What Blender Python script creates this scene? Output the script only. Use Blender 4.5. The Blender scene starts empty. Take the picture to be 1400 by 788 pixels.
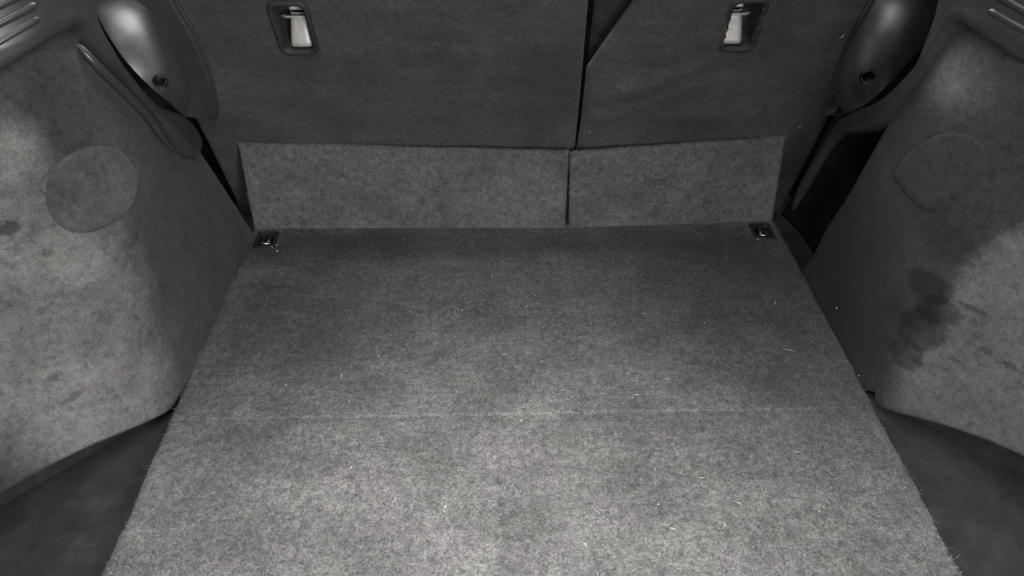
import bpy, bmesh, math, random
import numpy as np
from mathutils import Vector, Matrix, noise

random.seed(7)
rng = np.random.default_rng(11)
scene = bpy.context.scene
col = scene.collection

# ------------------------------------------------------------------ camera
F_PX = 1011.0
PITCH, YAW, ROLL = 0.68119593, 0.01942915, -0.00375477
CAM = np.array([-0.03024823, 0.0, 0.79555288])
fw = np.array([math.sin(YAW) * math.cos(PITCH), math.cos(YAW) * math.cos(PITCH), -math.sin(PITCH)])
rt0 = np.array([math.cos(YAW), -math.sin(YAW), 0.0])
up0 = np.cross(rt0, fw)
rt = math.cos(ROLL) * rt0 + math.sin(ROLL) * up0
up = -math.sin(ROLL) * rt0 + math.cos(ROLL) * up0
cam_data = bpy.data.cameras.new("camera")
cam_data.sensor_width = 36.0
cam_data.lens = 36.0 * F_PX / 1400.0
cam_data.clip_start = 0.01
cam_data.clip_end = 50.0
cam = bpy.data.objects.new("camera", cam_data)
cam.matrix_world = Matrix(((rt[0], up[0], -fw[0], CAM[0]), (rt[1], up[1], -fw[1], CAM[1]),
                           (rt[2], up[2], -fw[2], CAM[2]), (0, 0, 0, 1)))
col.objects.link(cam)
scene.camera = cam

# ------------------------------------------------------------------ light: soft area lamps for tailgate opening and cabin windows, plus added fills
world = bpy.data.worlds.new("World")
scene.world = world
world.use_nodes = True
world.node_tree.nodes["Background"].inputs[0].default_value = (0.9, 0.95, 1.0, 1)
world.node_tree.nodes["Background"].inputs[1].default_value = 0.002


def area(name, loc, target, sx, sy, power, color, spread=180):
    d = bpy.data.lights.new(name, 'AREA')
    d.shape = 'RECTANGLE'
    d.size, d.size_y, d.energy, d.color = sx, sy, power, color
    d.spread = math.radians(spread)
    o = bpy.data.objects.new(name, d)
    o.location = loc
    o.rotation_euler = (Vector(target) - Vector(loc)).to_track_quat('-Z', 'Y').to_euler()
    col.objects.link(o)
    return o


WARM = (1.0, 0.985, 0.965)
area("opening_lamp", (0.24, -0.25, 0.46), (-0.05, 0.62, 0.05), 0.75, 0.25, 11.0, WARM, 180)
area("floor_fill", (-0.06, 0.02, 1.05), (-0.02, 0.40, 0.0), 0.40, 0.25, 2.3, WARM, 60)  # added unseen fill that brightens the near floor
area("cabin_lamp", (0.0, 1.45, 1.22), (0.0, 0.55, 0.15), 1.2, 0.5, 22.0, WARM, 170)
area("bolster_fill", (-0.10, 0.14, 1.36), (-0.05, 0.34, 0.0), 1.0, 0.85, 8.0, WARM, 118)  # added unseen fill, puts the broad highlight on the bolsters
area("wall_fill", (0.36, -0.20, 0.62), (-0.5, 0.60, 0.2), 0.20, 0.20, 2.6, WARM, 90)  # added unseen fill aimed at the spotted side wall
scene.view_settings.view_transform = 'Standard'
scene.view_settings.look = 'None'
scene.view_settings.exposure = 0.0
scene.view_settings.gamma = 1.0


# ------------------------------------------------------------------ helpers
def ray(px):
    return fw + rt * (px[0] - 700) / F_PX - up * (px[1] - 394) / F_PX


def hit(px, n, d):
    v = ray(px)
    n = np.array(n, float)
    return CAM + v * ((d - n @ CAM) / (n @ v))


def sm(a, b, x):
    t = min(1.0, max(0.0, (x - a) / (b - a)))
    return t * t * (3 - 2 * t)


def tag(o, label, cat=None, group=None, kind=None):
    o["label"] = label
    if cat: o["category"] = cat
    if group: o["group"] = group
    if kind: o["kind"] = kind
    return o


def thing(name, loc, label, cat, group=None):
    o = bpy.data.objects.new(name, None)
    o.empty_display_size = 0.02
    o.location = loc
    col.objects.link(o)
    return tag(o, label, cat, group, "thing")


def world_loc(o):
    v = Vector((0, 0, 0))
    while o is not None:
        v += o.location
        o = o.parent
    return v


def link(name, me, mat, parent=None, smooth=True):
    """mesh data is written in world coordinates; the object is offset so that it stays there"""
    o = bpy.data.objects.new(name, me)
    col.objects.link(o)
    if mat: me.materials.append(mat)
    if smooth:
        me.polygons.foreach_set("use_smooth", [True] * len(me.polygons))
    if parent is not None:
        o.parent = parent
        o.location = -world_loc(parent)
    return o


def mesh(verts, faces):
    me = bpy.data.meshes.new("m")
    me.from_pydata([tuple(map(float, v)) for v in verts], [], faces)
    me.update()
    return me


def grid_mesh(fn, nu, nv, keep=None, flip=False):
    V, Fc = [], []
    for i in range(nu + 1):
        for j in range(nv + 1):
            V.append(fn(i / nu, j / nv))
    for i in range(nu):
        for j in range(nv):
            a = i * (nv + 1) + j
            f = (a, a + nv + 1, a + nv + 2, a + 1)
            if keep and not keep(sum((np.array(V[k], float) for k in f)) / 4): continue
            Fc.append(f[::-1] if flip else f)
    me = mesh(V, Fc)
    bm = bmesh.new(); bm.from_mesh(me)
    loose = [v for v in bm.verts if not v.link_faces]
    bmesh.ops.delete(bm, geom=loose, context='VERTS')
    bm.to_mesh(me); bm.free()
    return me


def loft(loops, cap_start=False, cap_end=False, closed=True):
    n = len(loops[0]); V = [p for l in loops for p in l]; Fc = []
    m = n if closed else n - 1
    for k in range(len(loops) - 1):
        for i in range(m):
            a, b = k * n + i, k * n + (i + 1) % n
            Fc.append((a, b, b + n, a + n))
    if cap_start: Fc.append(tuple(range(n))[::-1])
    if cap_end: Fc.append(tuple((len(loops) - 1) * n + i for i in range(n)))
    me = mesh(V, Fc)
    bm = bmesh.new(); bm.from_mesh(me)
    bmesh.ops.recalc_face_normals(bm, faces=bm.faces)
    bm.to_mesh(me); bm.free()
    return me


def rrect(w, h, r, k=5):
    """rounded rectangle outline, centred"""
    out = []
    r = min(r, w / 2 - 1e-4, h / 2 - 1e-4)
    for cx, cy, a0 in ((w / 2 - r, h / 2 - r, 0), (-w / 2 + r, h / 2 - r, 90), (-w / 2 + r, -h / 2 + r, 180), (w / 2 - r, -h / 2 + r, 270)):
        for i in range(k + 1):
            a = math.radians(a0 + 90 * i / k)
            out.append((cx + r * math.cos(a), cy + r * math.sin(a)))
    return out


def tube(path, r, seg=10, closed=False):
    P = [Vector(p) for p in path]
    loops = []
    n = len(P)
    prev = None
    for i, p in enumerate(P):
        if closed: t = (P[(i + 1) % n] - P[i - 1]).normalized()
        else: t = (P[min(i + 1, n - 1)] - P[max(i - 1, 0)]).normalized()
        a = prev if prev is not None else (Vector((0, 0, 1)) if abs(t.z) < .9 else Vector((1, 0, 0)))
        a = (a - t * a.dot(t)).normalized(); prev = a
        b = t.cross(a)
        rr = r[i] if isinstance(r, (list, tuple)) else r
        loops.append([p + (a * math.cos(2 * math.pi * k / seg) + b * math.sin(2 * math.pi * k / seg)) * rr for k in range(seg)])
    if closed: loops.append(loops[0])
    return loft(loops, not closed, not closed)


def catmull(pts, n):
    pts = [np.array(p, float) for p in pts]
    P = [2 * pts[0] - pts[1]] + pts + [2 * pts[-1] - pts[-2]]
    out = []
    m = len(pts) - 1
    for i in range(n + 1):
        t = i / n * m; k = min(int(t), m - 1); t -= k
        a, b, c, d = P[k:k + 4]
        out.append(.5 * (2 * b + (c - a) * t + (2 * a - 5 * b + 4 * c - d) * t * t + (3 * b - a - 3 * c + d) * t ** 3))
    return out


def interp(x, table):
    xs = [t[0] for t in table]; ys = [t[1] for t in table]
    return float(np.interp(x, xs, ys))


def modifier(o, kind, **kw):
    m = o.modifiers.new(kind.lower(), kind)
    for k, v in kw.items(): setattr(m, k, v)
    return m


# ------------------------------------------------------------------ materials
class NT:
    def __init__(self, name):
        self.m = bpy.data.materials.new(name); self.m.use_nodes = True
        self.t = self.m.node_tree; self.n = self.t.nodes; self.b = self.n["Principled BSDF"]
        self.co = self.n.new("ShaderNodeTexCoord").outputs["Object"]

    def put(self, sock, v):
        if isinstance(v, bpy.types.NodeSocket): self.t.links.new(v, sock)
        else: sock.default_value = v

    def math(self, op, a, b=0.0, c=0.0, clamp=False):
        n = self.n.new("ShaderNodeMath"); n.operation = op; n.use_clamp = clamp
        for i, v in enumerate((a, b, c)): self.put(n.inputs[i], v)
        return n.outputs[0]

    def noise(self, scale, detail=4, rough=.6, dist=0.0, co=None):
        n = self.n.new("ShaderNodeTexNoise")
        self.put(n.inputs["Vector"], co or self.co)
        n.inputs["Scale"].default_value = scale; n.inputs["Detail"].default_value = detail
        n.inputs["Roughness"].default_value = rough; n.inputs["Distortion"].default_value = dist
        return n.outputs[0]

    def remap(self, v, a, b, c, d):
        n = self.n.new("ShaderNodeMapRange"); n.interpolation_type = 'SMOOTHSTEP'
        for i, x in enumerate((v, a, b, c, d)): self.put(n.inputs[i], x)
        return n.outputs[0]

    def stretch(self, s, rot=(0, 0, 0)):
        n = self.n.new("ShaderNodeMapping"); self.put(n.inputs["Vector"], self.co)
        n.inputs["Scale"].default_value = s; n.inputs["Rotation"].default_value = rot
        return n.outputs[0]

    def stain(self, c, rad, wob=.5, freq=30, soft=.35):
        """1 inside an uneven blot about the point c, 0 outside; rad = half sizes in metres"""
        d = self.n.new("ShaderNodeVectorMath"); d.operation = 'SUBTRACT'; self.put(d.inputs[0], self.co); d.inputs[1].default_value = c
        s = self.n.new("ShaderNodeVectorMath"); s.operation = 'DIVIDE'; self.put(s.inputs[0], d.outputs[0]); s.inputs[1].default_value = rad
        l = self.n.new("ShaderNodeVectorMath"); l.operation = 'LENGTH'; self.put(l.inputs[0], s.outputs[0])
        w = self.math('MULTIPLY_ADD', self.noise(freq, 8, .74, .3), wob * 4, -2 * wob)
        return self.remap(self.math('ADD', l.outputs[1], w), 1 - soft, 1 + soft, 1.0, 0.0)


def felt(name, base, tint=(1.0, .985, .965), blot=.5, blot_scale=7, mid=.35, mid_scale=38, fine=.35, fine_scale=420,
         bump=.5, stains_and_shade=(), sheen=.05, fibre=False, grain=(1, 1, 1), dust_light=(), clean_shade=1.0, scuff=.12, speck=.0):
    """grey needle felt: broad worn blotches, middle mottling, fine grain; stains = (centre, radii, factor, wobble, freq, soft)"""
    k = NT(name)
    a = k.remap(k.noise(blot_scale, 5, .62, .4), .3, .7, 1 - blot, 1 + blot)
    b = k.remap(k.noise(mid_scale, 6, .68, .6), .3, .7, 1 - mid, 1 + mid)
    gco = k.stretch(grain)
    f = k.noise(fine_scale, 3, .7, 0, gco)
    c = k.remap(f, .25, .75, 1 - fine, 1 + fine)
    v = k.math('MULTIPLY', k.math('MULTIPLY', a, b), c)
    # faint long scuffs where the nap is brushed
    sc = k.noise(24, 5, .7, .5, k.stretch((.25, 1.0, 1.0), (0.3, 0.2, .5)))
    v = k.math('MULTIPLY', v, k.remap(sc, .35, .72, 1 - scuff * .8, 1 + scuff))
    if speck:                                     # small dark flecks of dirt
        v = k.math('MULTIPLY', v, k.remap(k.noise(95, 3, .55), .30, .40, 1 - speck, 1.0))
        v = k.math('MULTIPLY', v, k.remap(k.noise(210, 2, .5), .28, .38, 1 - speck, 1.0))
    if dust_light:                                      # uneven pale patches: dusty film with light painted in; felt elsewhere darkened as shade
        m = 0.0
        for cc, rad, wob, fr, so in dust_light:
            m = k.math('MAXIMUM', m, k.stain(cc, rad, wob, fr, so))
        v = k.math('MULTIPLY', v, k.math('MULTIPLY_ADD', m, 1 - clean_shade, clean_shade))
    for cc, rad, fac, wob, fr, so in stains_and_shade:
        s = k.stain(cc, rad, wob, fr, so)
        v = k.math('MULTIPLY', v, k.math('MULTIPLY_ADD', s, fac - 1.0, 1.0))
    if fibre:
        at = k.n.new("ShaderNodeAttribute"); at.attribute_name = "shade"
        v = k.math('MULTIPLY', v, at.outputs["Fac"])
    v = k.math('MULTIPLY', v, base)
    # slight drift between warm and cool grey
    hue = k.noise(9, 4, .6)
    cm = k.n.new("ShaderNodeMix"); cm.data_type = 'RGBA'
    k.put(cm.inputs[0], k.remap(hue, .38, .62, 0, 1))
    cm.inputs[6].default_value = (tint[0], tint[1] * .978, tint[2] * 1.0, 1)
    cm.inputs[7].default_value = (tint[0] * .985, tint[1] * 1.0, tint[2] * .99, 1)
    sc2 = k.n.new("ShaderNodeVectorMath"); sc2.operation = 'SCALE'
    k.put(sc2.inputs[0], cm.outputs[2]); k.put(sc2.inputs[3], v)
    k.put(k.b.inputs["Base Color"], sc2.outputs[0])
    k.b.inputs["Roughness"].default_value = .95
    k.b.inputs["Specular IOR Level"].default_value = .15
    k.b.inputs["Sheen Weight"].default_value = sheen
    k.b.inputs["Sheen Roughness"].default_value = .6
    h = k.math('MULTIPLY_ADD', k.noise(mid_scale * 4, 4, .7), .6, f)
    bp = k.n.new("ShaderNodeBump"); bp.inputs["Strength"].default_value = bump; bp.inputs["Distance"].default_value = .0016
    k.put(bp.inputs["Height"], h); k.put(k.b.inputs["Normal"], bp.outputs[0])
    return k.m


def plastic(name, base, rough, bump=.12, scale=900, spec=.5):
    k = NT(name)
    d = k.noise(16, 5, .65)
    v = k.remap(d, .3, .7, .85, 1.18)
    s = k.n.new("ShaderNodeVectorMath"); s.operation = 'SCALE'; s.inputs[0].default_value = base; k.put(s.inputs[3], v)
    k.put(k.b.inputs["Base Color"], s.outputs[0])
    k.put(k.b.inputs["Roughness"], k.remap(k.noise(30, 4, .6), .3, .7, rough - .05, rough + .07))
    k.b.inputs["Specular IOR Level"].default_value = spec
    bp = k.n.new("ShaderNodeBump"); bp.inputs["Strength"].default_value = bump; bp.inputs["Distance"].default_value = .0006
    k.put(bp.inputs["Height"], k.noise(scale, 2, .5)); k.put(k.b.inputs["Normal"], bp.outputs[0])
    return k.m


def metal(name, base, rough):
    k = NT(name)
    v = k.remap(k.noise(120, 5, .7), .3, .7, .85, 1.1)
    s = k.n.new("ShaderNodeVectorMath"); s.operation = 'SCALE'; s.inputs[0].default_value = base; k.put(s.inputs[3], v)
    k.put(k.b.inputs["Base Color"], s.outputs[0])
    k.b.inputs["Metallic"].default_value = 1.0
    k.put(k.b.inputs["Roughness"], k.remap(k.noise(90, 4, .6), .3, .7, rough - .06, rough + .1))
    return k.m


# ------------------------------------------------------------------ planes of the boot
YB = 1.172                                     # where the floor meets the flaps
SEAT_N, SEAT_D = np.array([0, 1, .364]), 1.267
SEAT_NRM = -SEAT_N / np.linalg.norm(SEAT_N)    # out of the seat, to the tailgate
SEAT_UP = np.array([0, -.364, 1]) / math.hypot(1, .364)


def wall_x(y, z):
    """half width of the boot: straight beside the seats, opening out towards the tailgate"""
    k = .026
    t = (.745 + .10 * z - y) / k
    sp = k * (math.log1p(math.exp(-abs(t))) + max(t, 0))
    return .5 + .70 * sp + .02 * z + .24 * z * sm(.82, .56, y)


def hit_wall(px, side, off=0.0):
    v = ray(px)
    f = lambda t: (CAM + v * t)[0] * side - wall_x((CAM + v * t)[1], (CAM + v * t)[2]) + off
    lo, hi = .05, 3.0
    for _ in range(60):
        m = (lo + hi) / 2
        if f(m) > 0: hi = m
        else: lo = m
    return CAM + v * lo


# ------------------------------------------------------------------ materials of this boot
st = lambda px, s: tuple(hit_wall(px, s))
fs = lambda px: tuple(hit(px, (0, 0, 1), 0))
SOIL_AND_SHADE = [(fs((700, 390)), (.65, .17, 9), .78, .15, 8, .7),  # shade of the far floor painted into the carpet colour
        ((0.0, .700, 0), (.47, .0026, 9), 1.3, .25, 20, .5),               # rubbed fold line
        (fs((450, 340)), (.17, .07, 9), .64, .3, 14, .6), (fs((960, 350)), (.20, .09, 9), .64, .3, 14, .6), (fs((360, 470)), (.16, .18, 9), .66, .3, 10, .6),  # soil at the back, then side falloff painted in
        (fs((700, 328)), (.56, .055, 9), .60, .2, 10, .6), (fs((1070, 460)), (.20, .20, 9), .56, .25, 9, .6), (fs((300, 640)), (.06, .06, 9), .82, .35, 14, .6),  # rear band of soil and shade, then painted shade beside the stained lining
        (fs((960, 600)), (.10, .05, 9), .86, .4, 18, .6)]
M_floor = felt("boot_carpet", .096, blot=.20, blot_scale=11, mid=.30, mid_scale=100, speck=.28, fine=.5, fine_scale=300, bump=.9, stains_and_shade=SOIL_AND_SHADE)
M_pile = felt("boot_carpet_pile", .11, blot=.20, blot_scale=11, mid=.30, mid_scale=100, speck=.28, fine=.2, bump=.0, fibre=True, stains_and_shade=SOIL_AND_SHADE)
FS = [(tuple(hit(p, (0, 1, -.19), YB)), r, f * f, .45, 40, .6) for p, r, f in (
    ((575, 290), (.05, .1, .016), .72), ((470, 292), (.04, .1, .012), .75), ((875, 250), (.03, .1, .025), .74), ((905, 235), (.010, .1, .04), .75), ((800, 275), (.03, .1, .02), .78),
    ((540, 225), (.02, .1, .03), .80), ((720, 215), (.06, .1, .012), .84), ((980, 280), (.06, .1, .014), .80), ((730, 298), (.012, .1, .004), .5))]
M_flap = felt("flap_carpet", .086, blot=.18, blot_scale=9, mid=.30, mid_scale=85, speck=.3, stains_and_shade=FS, fine=.35, bump=.6)
M_flapile = felt("flap_carpet_pile", .098, blot=.18, blot_scale=9, mid=.30, mid_scale=85, speck=.3, stains_and_shade=FS, fine=.2, bump=.0, fibre=True)
def patch(c, e1, e2, s, wob=.32, fr=24, so=.5):
    """pale patch of dusty felt and painted light, centred on pixel c reaching to pixels e1 (along the wall) and e2 (up the wall)"""
    c, e1, e2 = hit_wall(c, s), hit_wall(e1, s), hit_wall(e2, s)
    return (tuple(c), (9.0, abs(e1[1] - c[1]) + .4 * abs(e2[1] - c[1]) + .001, abs(e2[2] - c[2]) + .4 * abs(e1[2] - c[2])), wob, fr, so)


M_wall_l = felt("side_felt_spotted", .102, blot=.24, blot_scale=10, mid=.22, mid_scale=95, fine=.25, bump=.35, speck=.2, scuff=.08, clean_shade=.28, dust_light=[
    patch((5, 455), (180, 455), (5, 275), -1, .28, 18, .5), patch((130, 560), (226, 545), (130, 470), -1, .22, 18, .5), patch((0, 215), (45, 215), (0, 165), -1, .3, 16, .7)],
    stains_and_shade=[
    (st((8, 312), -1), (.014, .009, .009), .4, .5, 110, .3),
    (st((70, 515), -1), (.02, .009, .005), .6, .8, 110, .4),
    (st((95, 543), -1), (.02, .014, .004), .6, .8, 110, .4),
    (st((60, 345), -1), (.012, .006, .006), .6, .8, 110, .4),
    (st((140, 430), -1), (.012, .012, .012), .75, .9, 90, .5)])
M_wall_r = felt("side_felt_stained", .086, blot=.14, blot_scale=8, mid=.2, mid_scale=95, fine=.25, bump=.35, speck=.2, scuff=.06, clean_shade=.36, dust_light=[  # darker felt outside the pale patches carries painted shade
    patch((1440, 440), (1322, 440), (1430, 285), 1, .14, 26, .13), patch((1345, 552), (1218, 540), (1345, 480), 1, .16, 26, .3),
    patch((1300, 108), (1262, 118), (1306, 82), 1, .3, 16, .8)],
    stains_and_shade=[
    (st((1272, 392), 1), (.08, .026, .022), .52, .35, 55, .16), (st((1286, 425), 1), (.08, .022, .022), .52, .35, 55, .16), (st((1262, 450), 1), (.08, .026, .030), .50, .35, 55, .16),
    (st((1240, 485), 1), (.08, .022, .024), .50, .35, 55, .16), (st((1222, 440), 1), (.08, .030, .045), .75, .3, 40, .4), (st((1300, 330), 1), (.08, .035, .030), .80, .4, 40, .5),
    (st((1140, 400), 1), (.06, .15, .15), .40, .2, 10, .6),  # shade along the floor painted into the felt
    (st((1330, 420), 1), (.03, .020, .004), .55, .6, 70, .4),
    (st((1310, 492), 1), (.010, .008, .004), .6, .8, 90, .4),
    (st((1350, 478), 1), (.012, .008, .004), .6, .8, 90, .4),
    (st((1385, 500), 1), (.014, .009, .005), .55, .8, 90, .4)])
M_cover = felt("cover_felt", .048, blot=.2, blot_scale=14, mid=.25, mid_scale=80, fine=.25, bump=.35)
M_seat = felt("seat_back_cloth", .043, blot=.22, blot_scale=7, mid=.18, mid_scale=110, fine=.4, fine_scale=480, bump=.5, sheen=.08, scuff=.14)
M_dark = felt("pocket_felt", .021, blot=.35, blot_scale=10, mid=.2, fine=.2, bump=.3)
M_void = felt("underlay_felt", .012, bump=.2, sheen=0)
M_trim = plastic("grained_black_plastic", (.026, .0265, .027), .33)
M_bolster = plastic("satin_black_plastic", (.026, .026, .028), .27, .02, spec=1.0)
cb = M_bolster.node_tree.nodes["Principled BSDF"]
cb.inputs["Coat Weight"].default_value = 1.0; cb.inputs["Coat Roughness"].default_value = .34; cb.inputs["Coat IOR"].default_value = 1.8
M_bezel = plastic("bezel_plastic", (.020, .020, .022), .6, spec=.3)
M_black = plastic("black_plastic", (.008, .008, .009), .5)
M_steel = metal("zinc_plated_steel", (.40, .39, .38), .5)
M_steel.node_tree.nodes["Principled BSDF"].inputs["Metallic"].default_value = .35
M_chrome = metal("tie_down_steel", (.35, .35, .35), .3)
M_hook = plastic("tie_down_plastic", (.012, .012, .013), .28)

# ------------------------------------------------------------------ body shell round the boot (seen only through the gaps)
def box(x0, x1, y0, y1, z0, z1):
    V = [(x, y, z) for x in (x0, x1) for y in (y0, y1) for z in (z0, z1)]
    return V, [(0, 1, 3, 2), (4, 6, 7, 5), (0, 4, 5, 1), (2, 3, 7, 6), (0, 2, 6, 4), (1, 5, 7, 3)]


V, Fc = [], []
for b in ((-.92, .92, .20, 1.50, -.16, -.13), (-.95, -.92, .20, 1.50, -.16, .66), (.92, .95, .20, 1.50, -.16, .66), (-.92, .92, 1.47, 1.50, -.13, .66)):
    v, f = box(*b); n = len(V); V += v; Fc += [tuple(i + n for i in q) for q in f]
shell = link("body_shell", mesh(V, Fc), M_void, None, False)
tag(shell, "dark car body shell seen only through the gaps around the linings", None, None, "structure")

# ------------------------------------------------------------------ boot floor
boot_floor = thing("boot_floor", (0, .75, -.02), "flat grey carpeted boot floor with faint fold lines and two lashing eyes", "boot floor")
C1, C2 = .698, 1.024
TIE = ((-.4645, 1.134, .040, .050), (.4630, 1.137, .040, .050))          # centre x, y, width, length


def bow(x):                                     # the far edge of the floor and the flaps bow a little towards the tailgate
    return -.013 * max(0.0, 1 - abs(x - .10) / (.60 if x < .1 else .40))


def floor_z(x, y):
    z = .0035 * (noise.noise((x * 5, y * 5, .3)) * .6 + noise.noise((x * 14, y * 14, 2.3)) * .3)
    z *= sm(.0, .05, YB - y)
    for c, d, w in ((C1, .0010, .007), (C2, .0004, .008)):
        u = (y - c + .004 * noise.noise((x * 3, c, 0))) / w
        z -= d * math.exp(-u * u)
        z += .4 * d * math.exp(-((u - 2.0) ** 2) / 2)
    e = .5 - abs(x)                              # rounded, slightly frayed edge
    z -= .006 * math.exp(-max(e, 0) / .004)
    return z


def floor_section(y0, y1, ny, holes=()):
    nx = 200

    def fn(u, v):
        x = -.5 + u
        y = y0 + (y1 - y0) * v
        if y1 > 1.1: y += bow(x) * v
        xe = x
        if abs(x) > .499: xe = x + .0016 * noise.noise((y * 60, x, 1)) + .002 * noise.noise((y * 12, x, 4))
        return (xe, y, floor_z(x, y))

    def keep(c):
        return not any(abs(c[0] - h[0]) < h[2] / 2 - .002 and abs(c[1] - h[1]) < h[3] / 2 - .002 for h in holes)
    me = grid_mesh(fn, nx, ny, keep)
    bm = bmesh.new(); bm.from_mesh(me)
    for ed in bm.edges:
        if ed.is_boundary: ed.smooth = False
    bm.to_mesh(me); bm.free()
    o = link("floor_section", me, M_floor, boot_floor)
    modifier(o, 'SOLIDIFY', thickness=.018, offset=-1)
    return o


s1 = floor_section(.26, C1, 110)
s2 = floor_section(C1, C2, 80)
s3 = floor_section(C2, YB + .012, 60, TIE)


# carpet pile: short fibres lying in all directions
def fibres(name, pts, nrm, ln, wd, lift, mat, parent, shade=(.4, 2.0), align=None):
    n = len(pts)
    a = rng.uniform(0, 2 * np.pi, n)
    t1 = np.cross(nrm, np.array([1.0, .123, .31])); t1 /= np.linalg.norm(t1, axis=1)[:, None]
    t2 = np.cross(nrm, t1)
    d = t1 * np.cos(a)[:, None] + t2 * np.sin(a)[:, None]
    d = d + nrm * rng.uniform(lift[0], lift[1], n)[:, None]
    d /= np.linalg.norm(d, axis=1)[:, None]
    L = rng.gamma(3.0, 1 / 3.0, n)[:, None] * ln
    side = np.cross(d, nrm); side /= np.linalg.norm(side, axis=1)[:, None]
    w = wd * rng.uniform(.6, 1.4, n)[:, None]
    bend = side * (rng.normal(0, .25, n)[:, None] * L)
    p0 = pts - nrm * .0004
    p1 = p0 + d * L * .5 + bend
    p2 = p0 + d * L
    V = np.stack([p0 - side * w * .5, p0 + side * w * .5, p1 + side * w * .5, p1 - side * w * .5, p2], 1).reshape(-1, 3)
    b = (np.arange(n) * 5)[:, None]
    loops = np.concatenate([b + np.array([[0, 1, 2, 3]]), b + np.array([[3, 2, 4]])], 1).reshape(-1)
    me = bpy.data.meshes.new(name)
    me.vertices.add(n * 5); me.vertices.foreach_set("co", V.astype(np.float32).ravel())
    me.loops.add(n * 7); me.loops.foreach_set("vertex_index", loops.astype(np.int32))
    me.polygons.add(n * 2)
    starts = (np.arange(n) * 7)[:, None] + np.array([[0, 4]])
    me.polygons.foreach_set("loop_start", starts.astype(np.int32).ravel())
    me.update(calc_edges=True); me.validate()
    at = me.attributes.new("shade", 'FLOAT', 'POINT')
    s = shade[0] + (shade[1] - shade[0]) * rng.beta(1.6, 3.2, n)
    at.data.foreach_set("value", np.repeat(s, 5).astype(np.float32))
    o = link(name, me, mat, parent, False)
    o["kind"] = "stuff"
    return o


N = 90000
fy = .42 + (1.165 - .42) * rng.beta(1.0, 1.35, N)
fx = rng.uniform(-.498, .498, N)
ok = np.ones(N, bool)
for h in TIE: ok &= ~((abs(fx - h[0]) < h[2] / 2 + .003) & (abs(fy - h[1]) < h[3] / 2 + .003))
fx, fy = fx[ok], fy[ok]
fz = np.array([floor_z(a, b) for a, b in zip(fx, fy)])
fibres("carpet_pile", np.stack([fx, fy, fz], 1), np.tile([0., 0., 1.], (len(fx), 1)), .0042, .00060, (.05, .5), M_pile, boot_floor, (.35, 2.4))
# loose fringe along the cut edges
n = 1500
ey = rng.uniform(.42, 1.165, n); es = rng.choice([-1, 1], n)
fibres("edge_fringe", np.stack([es * .4985, ey, np.full(n, -.003)], 1), np.stack([es * .8, np.zeros(n), np.full(n, .6)], 1), .0012, .0005, (.1, .5), M_pile, boot_floor, (.3, .8))


# lashing eyes sunk in the floor: frame, then the folding loop and the bars
def lashing_eye(cx, cy, w, l, mirror):
    loops = []
    for dw, z in ((.000, .0005), (-.001, .0032), (-.004, .0036), (-.0065, .002), (-.0075, -.009)):
        loops.append([(cx + x, cy + y, z) for x, y in rrect(w + 2 * dw, l + 2 * dw, .005 + dw * .3)])
    fr = link("lashing_eye", loft(loops, False, True), M_hook, boot_floor)
    iw, il = w / 2 - .012, l / 2 - .012
    path = [(cx + x, cy + y, .0025) for x, y in rrect(iw * 2, il * 2, .0022, 3)]
    link("loop", tube(path, .0020, 8, True), M_hook, fr)
    for dx in (-.004, .005):
        link("bar", tube([(cx + dx, cy - il, .0005), (cx + dx, cy - il * .3, .0025), (cx + dx, cy + il * .3, .0025), (cx + dx, cy + il, .0005)], .0024, 8), M_hook, fr)
    link("pivot", tube([(cx - iw - .004, cy - il - .002, .0028), (cx + iw + .004, cy - il - .002, .0028)], .0020, 8), M_chrome, fr)
    px = cx + mirror * (iw - .001)
    link("latch_nub", tube([(px, cy - il - .001, .0035), (px, cy - il + .005, .006), (px, cy + il * .6, .005)], [.0035, .004, .003], 10), M_hook, fr)
    return fr


lashing_eye(*TIE[0], 1)
lashing_eye(*TIE[1], -1)


# ------------------------------------------------------------------ the two standing flaps
def flap(x0a, x0b, x1a, x1b, z0, z1, label):
    """x at the bottom / top of each end; z0, z1 = height of the top edge at each end"""
    th = .015

    def face(u, v):
        xa = x0a + (x1a - x0a) * u
        xb = x0b + (x1b - x0b) * u
        x = xa + (xb - xa) * v
        z = v * (z0 + (z1 - z0) * u + .0015 * noise.noise((x * 9, 0, 5)) + .0008 * noise.noise((x * 40, 0, 9)))
        r = .004
        hz = z0 + (z1 - z0) * u
        y = YB + .190 * z + bow(x) * (1 - .6 * v) + .0022 * noise.noise((x * 5, z * 8, 7)) + .0008 * noise.noise((x * 20, z * 20, 3))
        w = (x1a - x0a)
        e = min(u * w, (1 - u) * w, (1 - v) * hz)
        y += r * math.exp(-e / .0022)
        # rounded top corner
        return np.array([x, y, z - .006])
    o = link("carpet_flap", grid_mesh(face, int(160 * (x1a - x0a) / .5), 50), M_flap)
    c = face(.5, 0)
    me = o.data
    o.location = (float(c[0]), float(c[1]), 0)
    me.transform(Matrix.Translation(-o.location))
    modifier(o, 'SOLIDIFY', thickness=th, offset=-1)
    tag(o, label, "carpet flap", "hinged carpet flaps standing along the seat backs", "thing")
    n = int(26000 * (x1a - x0a))
    uu, vv = rng.uniform(0, 1, n), rng.uniform(0, 1, n)
    vv[: n // 8] = 1 - rng.uniform(0, .015, n // 8)
    P = np.array([face(a, b) for a, b in zip(uu, vv)])
    fibres("carpet_pile", P - np.array([0, .0004, 0]), np.tile([0, -.985, .173], (n, 1)), .0032, .00045, (.05, .4), M_flapile, o, (.6, 1.5))
    return o


flap(-.4985, -.4995, .0940, .0975, .170, .150, "wide grey carpeted flap standing against the wide seat back")
flap(.1005, .0985, .4945, .4925, .148, .169, "narrow grey carpeted flap standing against the narrow seat back with folded corner")


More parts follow.
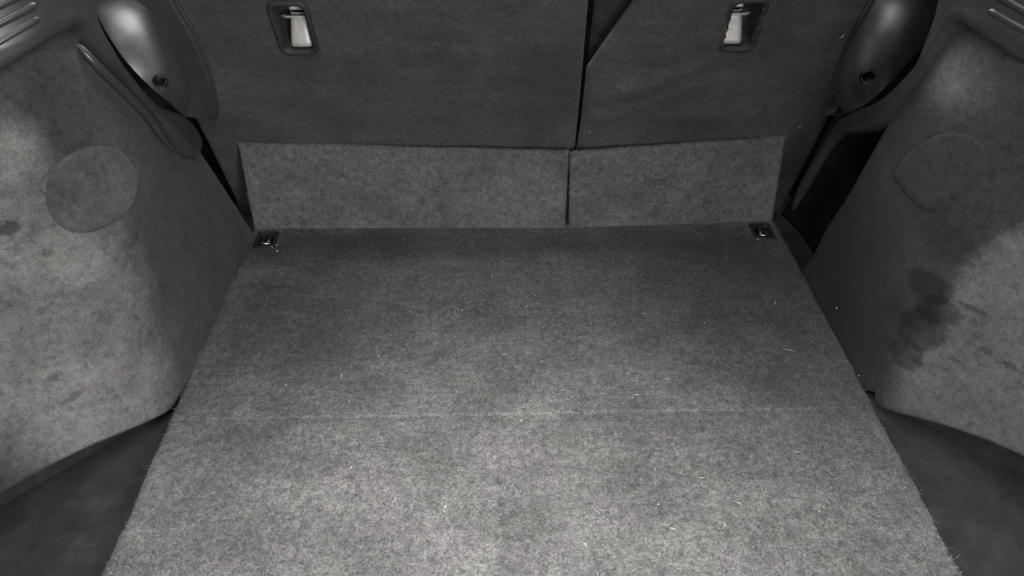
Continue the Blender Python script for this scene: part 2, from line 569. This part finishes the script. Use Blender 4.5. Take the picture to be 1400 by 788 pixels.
# ------------------------------------------------------------------ seat backs
def seat_pt(x, z, out=0.0):
    return np.array([x, SEAT_D - .364 * z, z]) + SEAT_NRM * out


def seat_relief(x, z):
    r = .0035 * noise.noise((x * 4, z * 5, 11)) + .0012 * noise.noise((x * 16, z * 22, 3)) + .0004 * noise.noise((x * 50, z * 70, 3))
    r -= .0022 * math.exp(-((z - .288 - .004 * noise.noise((x * 6, 1, 1))) / .006) ** 2) * sm(-.5, -.2, x) * sm(.11, 0.0, x)
    for cx, cz, w, h, d in ((-.146, .372, .024, .011, .009), (-.095, .368, .026, .010, .008)):
        r -= d * math.exp(-((x - cx) / w) ** 2 - ((z - cz) / h) ** 2)
    if x > .1:                                   # soft pulls running down from the folded corner
        for k, (a, b, wd, am) in enumerate(((.13, .25, .020, .010), (.12, .20, .016, .007), (.20, .33, .03, .006))):
            t = (z - b) - (x - a) * .42
            r += am * math.exp(-(t / wd) ** 2) * sm(a - .02, a + .05, x) * sm(a + .26, a + .1, x)
    return r


ANCH = ((-.337, .397), (.346, .394))             # anchor centre x, z
AW, AH = .060, .098


def seat_back(name, lo, hi, anchor, label):
    root = thing("rear_seat", (float((lo(0) + hi(0)) / 2), float(SEAT_D), 0), label, "rear seat", "folding rear seats")

    def fn(u, v):
        z = -.05 + .66 * v
        a, b = lo(z), hi(z)
        x = a + (b - a) * u
        e = min(x - a, b - x)
        return seat_pt(x, z, seat_relief(x, z) - .012 * math.exp(-e / .006))

    ax, az = anchor
    ch = math.hypot(1, .364)

    def keep(c):
        return not (abs(c[0] - ax) < AW / 2 - .006 and abs((c[2] - az) * ch) < AH / 2 - .006)
    me = grid_mesh(fn, int((hi(0) - lo(0)) / .0045), 140, keep)
    back = link("back_cloth", me, M_seat, root)
    modifier(back, 'SOLIDIFY', thickness=.05, offset=-1)
    # anchor pocket: bezel, pocket, steel plate and bar
    loops = []
    shear = .0
    for dw, o in ((.001, -.003), (.0005, .002), (-.001, .0042), (-.004, .0050), (-.007, .0030), (-.009, -.004), (-.011, -.040)):
        loops.append([seat_pt(ax + x, az + y / ch, o) for x, y in rrect(AW + 2 * dw, AH + 2 * dw, .014 + dw * .5, 6)])
    bz = link("anchor_bezel", loft(loops, False, True), M_bezel, root)
    s = -1 if ax < 0 else 1
    cx = ax + (.004 if s < 0 else -.009)

    def plate(u, v):                             # bent steel: low lip in front, climbing back into the pocket
        b = -.034 + .046 * v
        w = .0165 - .0045 * v
        return seat_pt(cx + (u - .5) * 2 * w - s * .002 * v, az + b / ch, .004 - .026 * v - .003 * sm(.12, 0, v) - .004 * (abs(u - .5) * 2) ** 6)
    p = link("anchor_plate", grid_mesh(plate, 14, 20), M_steel, bz)
    modifier(p, 'SOLIDIFY', thickness=.0022, offset=-1)

    def tongue(u, v):
        b = .0165 + .012 * v
        w = .0115 - .0005 * v
        return seat_pt(cx - s * .002 + (u - .5) * 2 * w, az + b / ch, -.022 - .006 * v)
    p = link("anchor_tongue", grid_mesh(tongue, 8, 6), M_steel, bz)
    modifier(p, 'SOLIDIFY', thickness=.0022, offset=-1)
    link("anchor_bar", tube([seat_pt(cx - .0215, az + .012 / ch, -.016), seat_pt(cx - .012, az + .012 / ch, -.012), seat_pt(cx + .012, az + .012 / ch, -.012), seat_pt(cx + .0195, az + .012 / ch, -.016)], .0021, 8), M_steel, bz)
    return root


seat_w = seat_back("seat_back", lambda z: -.560 + .01 * z, lambda z: interp(z, [(0, .1105), (.135, .1115), (.31, .1095), (.44, .106), (.7, .10)]), ANCH[0],
                   "wide charcoal cloth seat back with dents in the middle and steel anchor")
seat_n = seat_back("seat_back", lambda z: interp(z, [(0, .1145), (.12, .1150), (.17, .1165), (.20, .1175), (.31, .1165), (.436, .176), (.60, .254)]), lambda z: .562, ANCH[1],
                   "narrow charcoal cloth seat back with folded corner and steel anchor")
# folded edge of the cloth, down in the notch
def edge(u, v):
    z = .15 + .46 * v
    x = .1215 + .15 * u
    return seat_pt(x, z, -.034 - .012 * (1 - u) ** 2)
e = link("folded_edge", grid_mesh(edge, 16, 60), M_dark, seat_n)
modifier(e, 'SOLIDIFY', thickness=.004, offset=-1)

# ------------------------------------------------------------------ side linings
ZT = .66


def lining(side, mat, seat_edge, low_px, top_px, cover_px, label, cover_label):
    root = thing("side_lining", (side * .5, .75, -.02), label, "side lining", "felt side linings of the boot")
    low = [hit_wall(p, side) for p in low_px]
    tab = sorted([(float(p[1]), float(p[2])) for p in low])
    y_end = tab[-1][0]
    slope = (tab[0][1] - tab[1][1]) / (tab[1][0] - tab[0][0])

    def zb(y):
        if y < tab[0][0]: return tab[0][1] + slope * (tab[0][0] - y)
        return interp(y, tab + [(y_end + .012, -.012), (y_end + .035, -.03)])
    tops = sorted([(float(p[1]), float(p[2])) for p in (hit_wall(q, side) for q in top_px)])
    for i in range(len(tops) - 2, -1, -1): tops[i] = (tops[i][0], max(tops[i][1], tops[i + 1][1]))
    zend = tops[-1][1]

    def surf(y, z):
        return .0022 * noise.noise((y * 6, z * 6, side * 3)) + .0012 * noise.noise((y * 17, z * 17, side)) + .0004 * noise.noise((y * 60, z * 60, side))

    def fn(u, v):
        z0 = -.03 + (zend + .03) * v
        y = interp(z0, seat_edge) * (1 - u) + .30 * u
        zm = zb(y)
        z = zm + (interp(y, tops) - zm) * v
        x = wall_x(y, z) + surf(y, z)
        d = abs(z - zm)
        if y < y_end + .02: x += .002 * math.exp(-d / .002) * sm(y_end + .02, y_end - .02, y)
        if side > 0: x += .013 * sm(.10, .0, z) * sm(.70, .76, y)
        dy = interp(z0, seat_edge) - y
        x += .012 * math.exp(-dy / .006)
        return (side * x, y, z)
    w = link("felt_wall", grid_mesh(fn, 190, 150), mat, root)
    modifier(w, 'SOLIDIFY', thickness=.007, offset=0)

    # hollow below the lining, lower than the floor
    def tray(u, v):
        y = .30 + .47 * v
        base = .485
        out = wall_x(y, .05) + .035 + .05 * sm(.75, .5, y)
        a = u * 1.55
        w_ = out - base
        if a <= 1: x, z = base + w_ * a, -.028 - .012 * math.sin(a * math.pi / 2)
        else:
            q = (a - 1) / .55
            x, z = out + .025 * math.sin(q * math.pi / 2), -.040 + .30 * q ** 1.6
        z += .003 * noise.noise((x * 9, y * 9, side))
        return (side * x, y, z)
    t = link("pocket_liner", grid_mesh(tray, 60, 50), M_dark, root)
    modifier(t, 'SOLIDIFY', thickness=.004, offset=0)

    # access cover let into the felt
    cx = sum(p[0] for p in cover_px) / len(cover_px); cy = sum(p[1] for p in cover_px) / len(cover_px)
    ring = catmull(cover_px + [cover_px[0]], 72)[:-1]
    loops = []
    for k in range(13):
        r = 1 - k / 12.6
        h = .0002 + (.0054 if side < 0 else .0066) * (1 - math.exp(-(1 - r) / .035))
        loop = []
        for p in ring:
            px = (cx + (p[0] - cx) * r, cy + (p[1] - cy) * r)
            q = hit_wall(px, side)
            e = 1e-4
            nn = np.array([-side, (wall_x(q[1] + e, q[2]) - wall_x(q[1] - e, q[2])) / (2 * e), (wall_x(q[1], q[2] + e) - wall_x(q[1], q[2] - e)) / (2 * e)])
            loop.append(q + np.array([side * surf(q[1], q[2]), 0, 0]) + nn / np.linalg.norm(nn) * h)
        loops.append(loop)
    c = link("access_cover", loft(loops, False, True), M_cover if side < 0 else mat, root)
    if cover_label: c["label"] = cover_label
    return root


lin_l = lining(-1, M_wall_l,
               [(-.03, 1.185), (.02, 1.162), (.24, 1.060), (.30, 1.035), (.45, .97), (.70, .88)],
               [(236, 557), (205, 573), (160, 592), (120, 609), (60, 638), (0, 672), (-60, 708)],
               [(0, 15), (60, 18), (100, 40), (160, 102), (215, 155), (240, 175), (258, 195)],
               [(190, 236), (183, 275), (160, 302), (125, 319), (88, 318), (64, 295), (57, 260), (68, 228), (95, 206), (130, 196), (165, 205)],
               "spotted grey felt side lining with round cover beside the wide seat back", "round scuffed dark felt cover")
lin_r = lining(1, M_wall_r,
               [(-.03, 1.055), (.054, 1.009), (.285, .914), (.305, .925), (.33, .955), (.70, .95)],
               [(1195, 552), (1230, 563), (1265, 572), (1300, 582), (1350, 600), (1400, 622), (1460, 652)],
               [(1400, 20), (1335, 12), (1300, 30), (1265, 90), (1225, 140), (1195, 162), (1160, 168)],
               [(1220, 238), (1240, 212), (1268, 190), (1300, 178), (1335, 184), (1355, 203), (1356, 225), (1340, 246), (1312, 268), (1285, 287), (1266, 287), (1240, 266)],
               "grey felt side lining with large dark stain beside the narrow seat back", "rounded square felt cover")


# dark panel behind the open end of the stained lining
def inner(u, v):
    z = -.04 + .31 * v
    y = 1.24 - .36 * z - u * .22
    return (.548 + .02 * math.sin(u * 3.1), y, z)
o = link("inner_panel", grid_mesh(inner, 30, 40), M_void, lin_r)
modifier(o, 'SOLIDIFY', thickness=.004, offset=1)


# ------------------------------------------------------------------ plastic trims along the top of the linings
def trim_strip(lower, upper, side, n, parent):
    """moulding running along the lining: lower and upper outline on the lining, raised rounded profile between them"""
    lo, hi = catmull(lower, n), catmull(upper, n)
    prof = [(0, -.010), (.05, .008), (.13, .0135), (.24, .0150), (.38, .0135), (.7, .0115), (.86, .009), (.95, .0), (1, -.022)]

    def fn(u, v):
        i = int(round(u * n))
        p = lo[i] * (1 - v) + hi[i] * v
        q = hit_wall(p, side)
        wd = min(1.0, float(np.linalg.norm(hi[i] - lo[i])) / 26)
        return (q[0] - side * (interp(v, prof) * wd + .002), q[1], q[2])
    me = grid_mesh(fn, n, 44, None, side > 0)
    o = link("trim_panel", me, M_trim, parent)
    modifier(o, 'SOLIDIFY', thickness=.003, offset=0)
    return o


def rib_set(root, side, lines):
    for a, b in lines:
        n = 14
        path = []
        for i in range(n + 1):
            t = i / n
            p = hit_wall((a[0] + (b[0] - a[0]) * t, a[1] + (b[1] - a[1]) * t), side, .0135)
            path.append(p)
        r = [.0015 + .0035 * sm(0, .08, i / n) for i in range(n + 1)]
        link("rib", tube(path, r, 10), M_trim, root)


# wide side: ribbed ledge, long lip and rounded tongue
tr = thing("side_trim", (-.5, .9, .24), "black plastic trim with slender lip and rounded tongue above the spotted lining", "plastic trim", "plastic trims over the linings")
trim_strip([(-260, 248), (-160, 188), (-60, 128), (0, 96), (55, 60), (86, 44), (108, 60), (140, 94), (175, 128), (205, 160), (226, 193), (244, 214), (261, 217)],
           [(-260, -60), (-160, -60), (-60, -60), (0, -60), (60, -60), (112, -40), (121, 22), (145, 70), (180, 114), (212, 146), (246, 158), (266, 182), (266, 212)], -1, 120, tr)
lip = [hit_wall(p, -1, -.006 + .0195 * sm(0, 16, i)) for i, p in enumerate(catmull([(90, 50), (110, 66), (141, 99), (175, 132), (204, 163), (226, 194), (242, 210)], 50))]
link("lip", tube(lip, [.0014 + .0044 * math.sin(math.pi * min(1, .06 + i / 53)) ** .5 for i in range(51)], 12), M_trim, tr)
rib_set(tr, -1, [((57, 22), (-60, 92)), ((52, 4), (-60, 62)), ((40, -14), (-60, 36))])

# narrow side: broad band ending in a thin strip that drops to the floor
tr2 = thing("side_trim", (.5, .95, .08), "black plastic trim with broad band and thin strip dropping beside the stained lining", "plastic trim", "plastic trims over the linings")
trim_strip([(1660, 242), (1560, 182), (1460, 122), (1400, 86), (1365, 62), (1331, 38), (1314, 46), (1300, 62), (1270, 104), (1240, 143), (1218, 168), (1198, 179), (1172, 181), (1153, 186), (1135, 206), (1113, 243), (1099, 266), (1087, 287)],
           [(1660, -60), (1560, -60), (1460, -60), (1400, -60), (1365, -60), (1312, -50), (1296, -10), (1288, 26), (1266, 82), (1240, 113), (1208, 138), (1180, 148), (1160, 160), (1146, 173), (1130, 198), (1109, 233), (1096, 257), (1086, 284)], 1, 140, tr2)
rib_set(tr2, 1, [((1349, 12), (1460, 74)), ((1362, -8), (1460, 48))])


# ------------------------------------------------------------------ moulded bolsters between trims and seat backs
def bolster(side, groove_px, seam_px, egg, hole_px, label):
    root = thing("seat_bolster", (side * .53, 1.1, .2), label, "seat bolster", "moulded bolsters beside the seat backs")
    NUM = 120
    G, S = catmull(groove_px, NUM), catmull(seam_px, NUM)
    nrm = np.array([-side * .36, -.88, .31]); nrm /= np.linalg.norm(nrm)
    (ex, ey), rx, ry, tilt, H = egg
    ct, stl = math.cos(tilt), math.sin(tilt)

    def at(p, w=.5):
        dx, dy = p[0] - ex, p[1] - ey
        a, b = (dx * ct + dy * stl) / rx, (-dx * stl + dy * ct) / ry
        d = (abs(a) ** 2.3 + abs(b) ** 2.3) ** (1 / 2.3)
        h = .014 + .05 * (1 - w) ** 1.3
        h += (H + .40 * dy / 950) * (1 - min(d, 1.0) ** 3.2) ** .8
        h -= .008 * sm(.93, 1.0, w)
        q = hit(p, SEAT_N, SEAT_D)
        c = CAM - q
        return q + c / np.linalg.norm(c) * h

    def fn(u, v):
        i = min(NUM, int(round(v * NUM)))
        u2 = u
        return at(G[i] * (1 - u2) + S[i] * u2, u)
    hw = min(((np.linalg.norm(G[i] * (1 - u / 60) + S[i] * u / 60 - np.array(hole_px)), u / 60) for i in range(NUM + 1) for u in range(61)))[1]
    hp = at(hole_px, hw)
    o = link("moulding", grid_mesh(fn, 100, NUM, lambda c: np.linalg.norm(c - hp) > .0098, side < 0), M_bolster, root)
    modifier(o, 'SOLIDIFY', thickness=.003, offset=0)
    e1 = at((hole_px[0] + 6, hole_px[1]), hw) - at((hole_px[0] - 6, hole_px[1]), hw)
    e2 = at((hole_px[0], hole_px[1] + 6), hw) - at((hole_px[0], hole_px[1] - 6), hw)
    n = np.cross(e1, e2); n /= np.linalg.norm(n)
    if n @ (CAM - hp) < 0: n = -n
    a = np.cross(n, [0, 0, 1.0]); a /= np.linalg.norm(a); b = np.cross(n, a)
    loops = []
    for r, h in ((.0130, -.0022), (.0122, .0008), (.0110, .0014), (.0100, .0004), (.0096, -.004), (.0090, -.022)):
        loops.append([hp + (a * math.cos(2 * math.pi * k / 28) + b * math.sin(2 * math.pi * k / 28)) * r + n * h for k in range(28)])
    link("screw_hole", loft(loops, False, True), M_black, root)
    link("flange_edge", tube([hit(p, SEAT_N, SEAT_D) + nrm * .006 for p in S[:-2:2]], .0032, 10), M_bolster, root)
    return root


bolster(-1, [(92, -70), (108, -30), (126, 8), (146, 46), (172, 84), (204, 118), (232, 142), (252, 160)],
        [(205, -70), (228, -25), (248, 15), (268, 50), (283, 88), (293, 122), (297, 148), (294, 163)],
        ((186, 84), 56, 100, -.55, .040), (218, 112), "glossy black moulded bolster with screw hole beside the wide seat back")
bolster(1, [(1335, -70), (1318, -30), (1298, 10), (1272, 52), (1246, 80), (1218, 112), (1182, 144), (1150, 158)],
        [(1232, -70), (1205, -25), (1184, 12), (1164, 50), (1148, 88), (1136, 122), (1128, 146), (1124, 158)],
        ((1207, 78), 52, 98, .45, .042), (1187, 105), "glossy black moulded bolster with screw hole beside the narrow seat back")


# ------------------------------------------------------------------ lint and crumbs lying about
V, Fc = [], []


def crumb(p, n, r):
    n = Vector(n).normalized(); a = n.orthogonal().normalized(); b = n.cross(a); k = len(V)
    p = Vector(p)
    for i in range(5):
        t = 2 * math.pi * i / 5 + random.uniform(-.4, .4); q = r * random.uniform(.6, 1.2)
        V.append(p + a * math.cos(t) * q + b * math.sin(t) * q * random.uniform(.5, 1))
    V.append(p + n * r * random.uniform(.5, 1.0))
    for i in range(5): Fc.append((k + i, k + (i + 1) % 5, k + 5))


def strand(p, n, l, r, ang):
    n = Vector(n).normalized(); a = n.orthogonal().normalized(); b = n.cross(a)
    d = a * math.cos(ang) + b * math.sin(ang); e = n.cross(d); k = len(V); c = random.uniform(-.3, .3)
    p = Vector(p) + n * .0012
    for i in range(6):
        t = i / 5
        q = p + d * l * (t - .5) + e * c * l * (t - .5) ** 2 * 4 + n * .001 * math.sin(t * 3)
        w = r * (1 - .6 * abs(2 * t - 1))
        V.append(q - e * w); V.append(q + e * w)
    for i in range(5): Fc.append((k + 2 * i, k + 2 * i + 1, k + 2 * i + 3, k + 2 * i + 2))


def fl(px):
    p = hit(px, (0, 0, 1), 0); p[2] = floor_z(p[0], p[1]); return p


Z = (0, 0, 1)
for px, r in (((673, 376), 1.5), ((732, 404), 1), ((632, 423), 1.1), ((517, 486), 1.2), ((625, 536), 1.3), ((391, 527), 1.2), ((858, 510), 1.2), ((609, 693), 1.5), ((713, 574), 1.6),
              ((594, 542), .9), ((832, 530), 1), ((558, 717), 1.1), ((378, 334), 1.4), ((379, 343), 1.6), ((464, 377), .9), ((880, 382), .9), ((963, 442), 1), ((552, 328), .9), ((741, 494), 1),
              ((742, 388), .8), ((790, 397), .8), ((645, 484), .9), ((1000, 560), 1), ((900, 690), 1.1), ((810, 610), .9), ((1120, 700), 1.2), ((352, 384), 1), ((1100, 760), 1.1), ((480, 640), .9)):
    crumb(fl(px), Z, r * .0011)
for px, l, a in (((870, 542), 10, 2.3), ((467, 514), 12, .5), ((912, 520), 6, 2.5), ((1078, 480), 18, 2.0), ((770, 535), 6, 2.4), ((720, 420), 8, .2), ((920, 725), 9, 2.0), ((990, 718), 7, 1.0), ((800, 745), 6, 1.4),
                 ((880, 430), 7, 2.4), ((1090, 620), 9, 2.2), ((690, 486), 6, 2.7), ((1060, 415), 9, .4), ((565, 420), 5, 1.3), ((960, 655), 6, 2.2), ((1010, 690), 8, 1.8)):
    strand(fl(px), Z, l * .0011, .00035, a)
for px, side in (((209, 303), -1), ((157, 356), -1), ((271, 450), -1), ((146, 550), -1), ((1271, 412), 1), ((1277, 414), 1), ((1264, 409), 1), ((1144, 421), 1), ((1174, 514), 1), ((1285, 416), 1)):
    crumb(hit_wall(px, side, .0012), (-side, -.3, .2), .0014)
for px, l in (((1150, 47), 8), ((1132, 130), 5), ((1092, 170), 6), ((806, 178), 4)):
    strand(hit(px, SEAT_N, SEAT_D) + SEAT_NRM * .004, SEAT_NRM, l * .0011, .0006, .2)
for i in range(110):
    x, y = random.uniform(-.47, .47), .45 + .7 * random.random() ** 1.2
    p = (x, y, floor_z(x, y))
    if random.random() < .5: crumb(p, Z, random.uniform(.00035, .0008))
    else: strand(p, Z, random.uniform(.002, .0055), .00022, random.uniform(0, 6.28))
k = NT("lint")
k.b.inputs["Base Color"].default_value = (.55, .54, .52, 1); k.b.inputs["Roughness"].default_value = .6
lint = link("lint", mesh(V, Fc), k.m, None, False)
tag(lint, "pale lint and crumbs scattered over the carpets", "lint", None, "stuff")
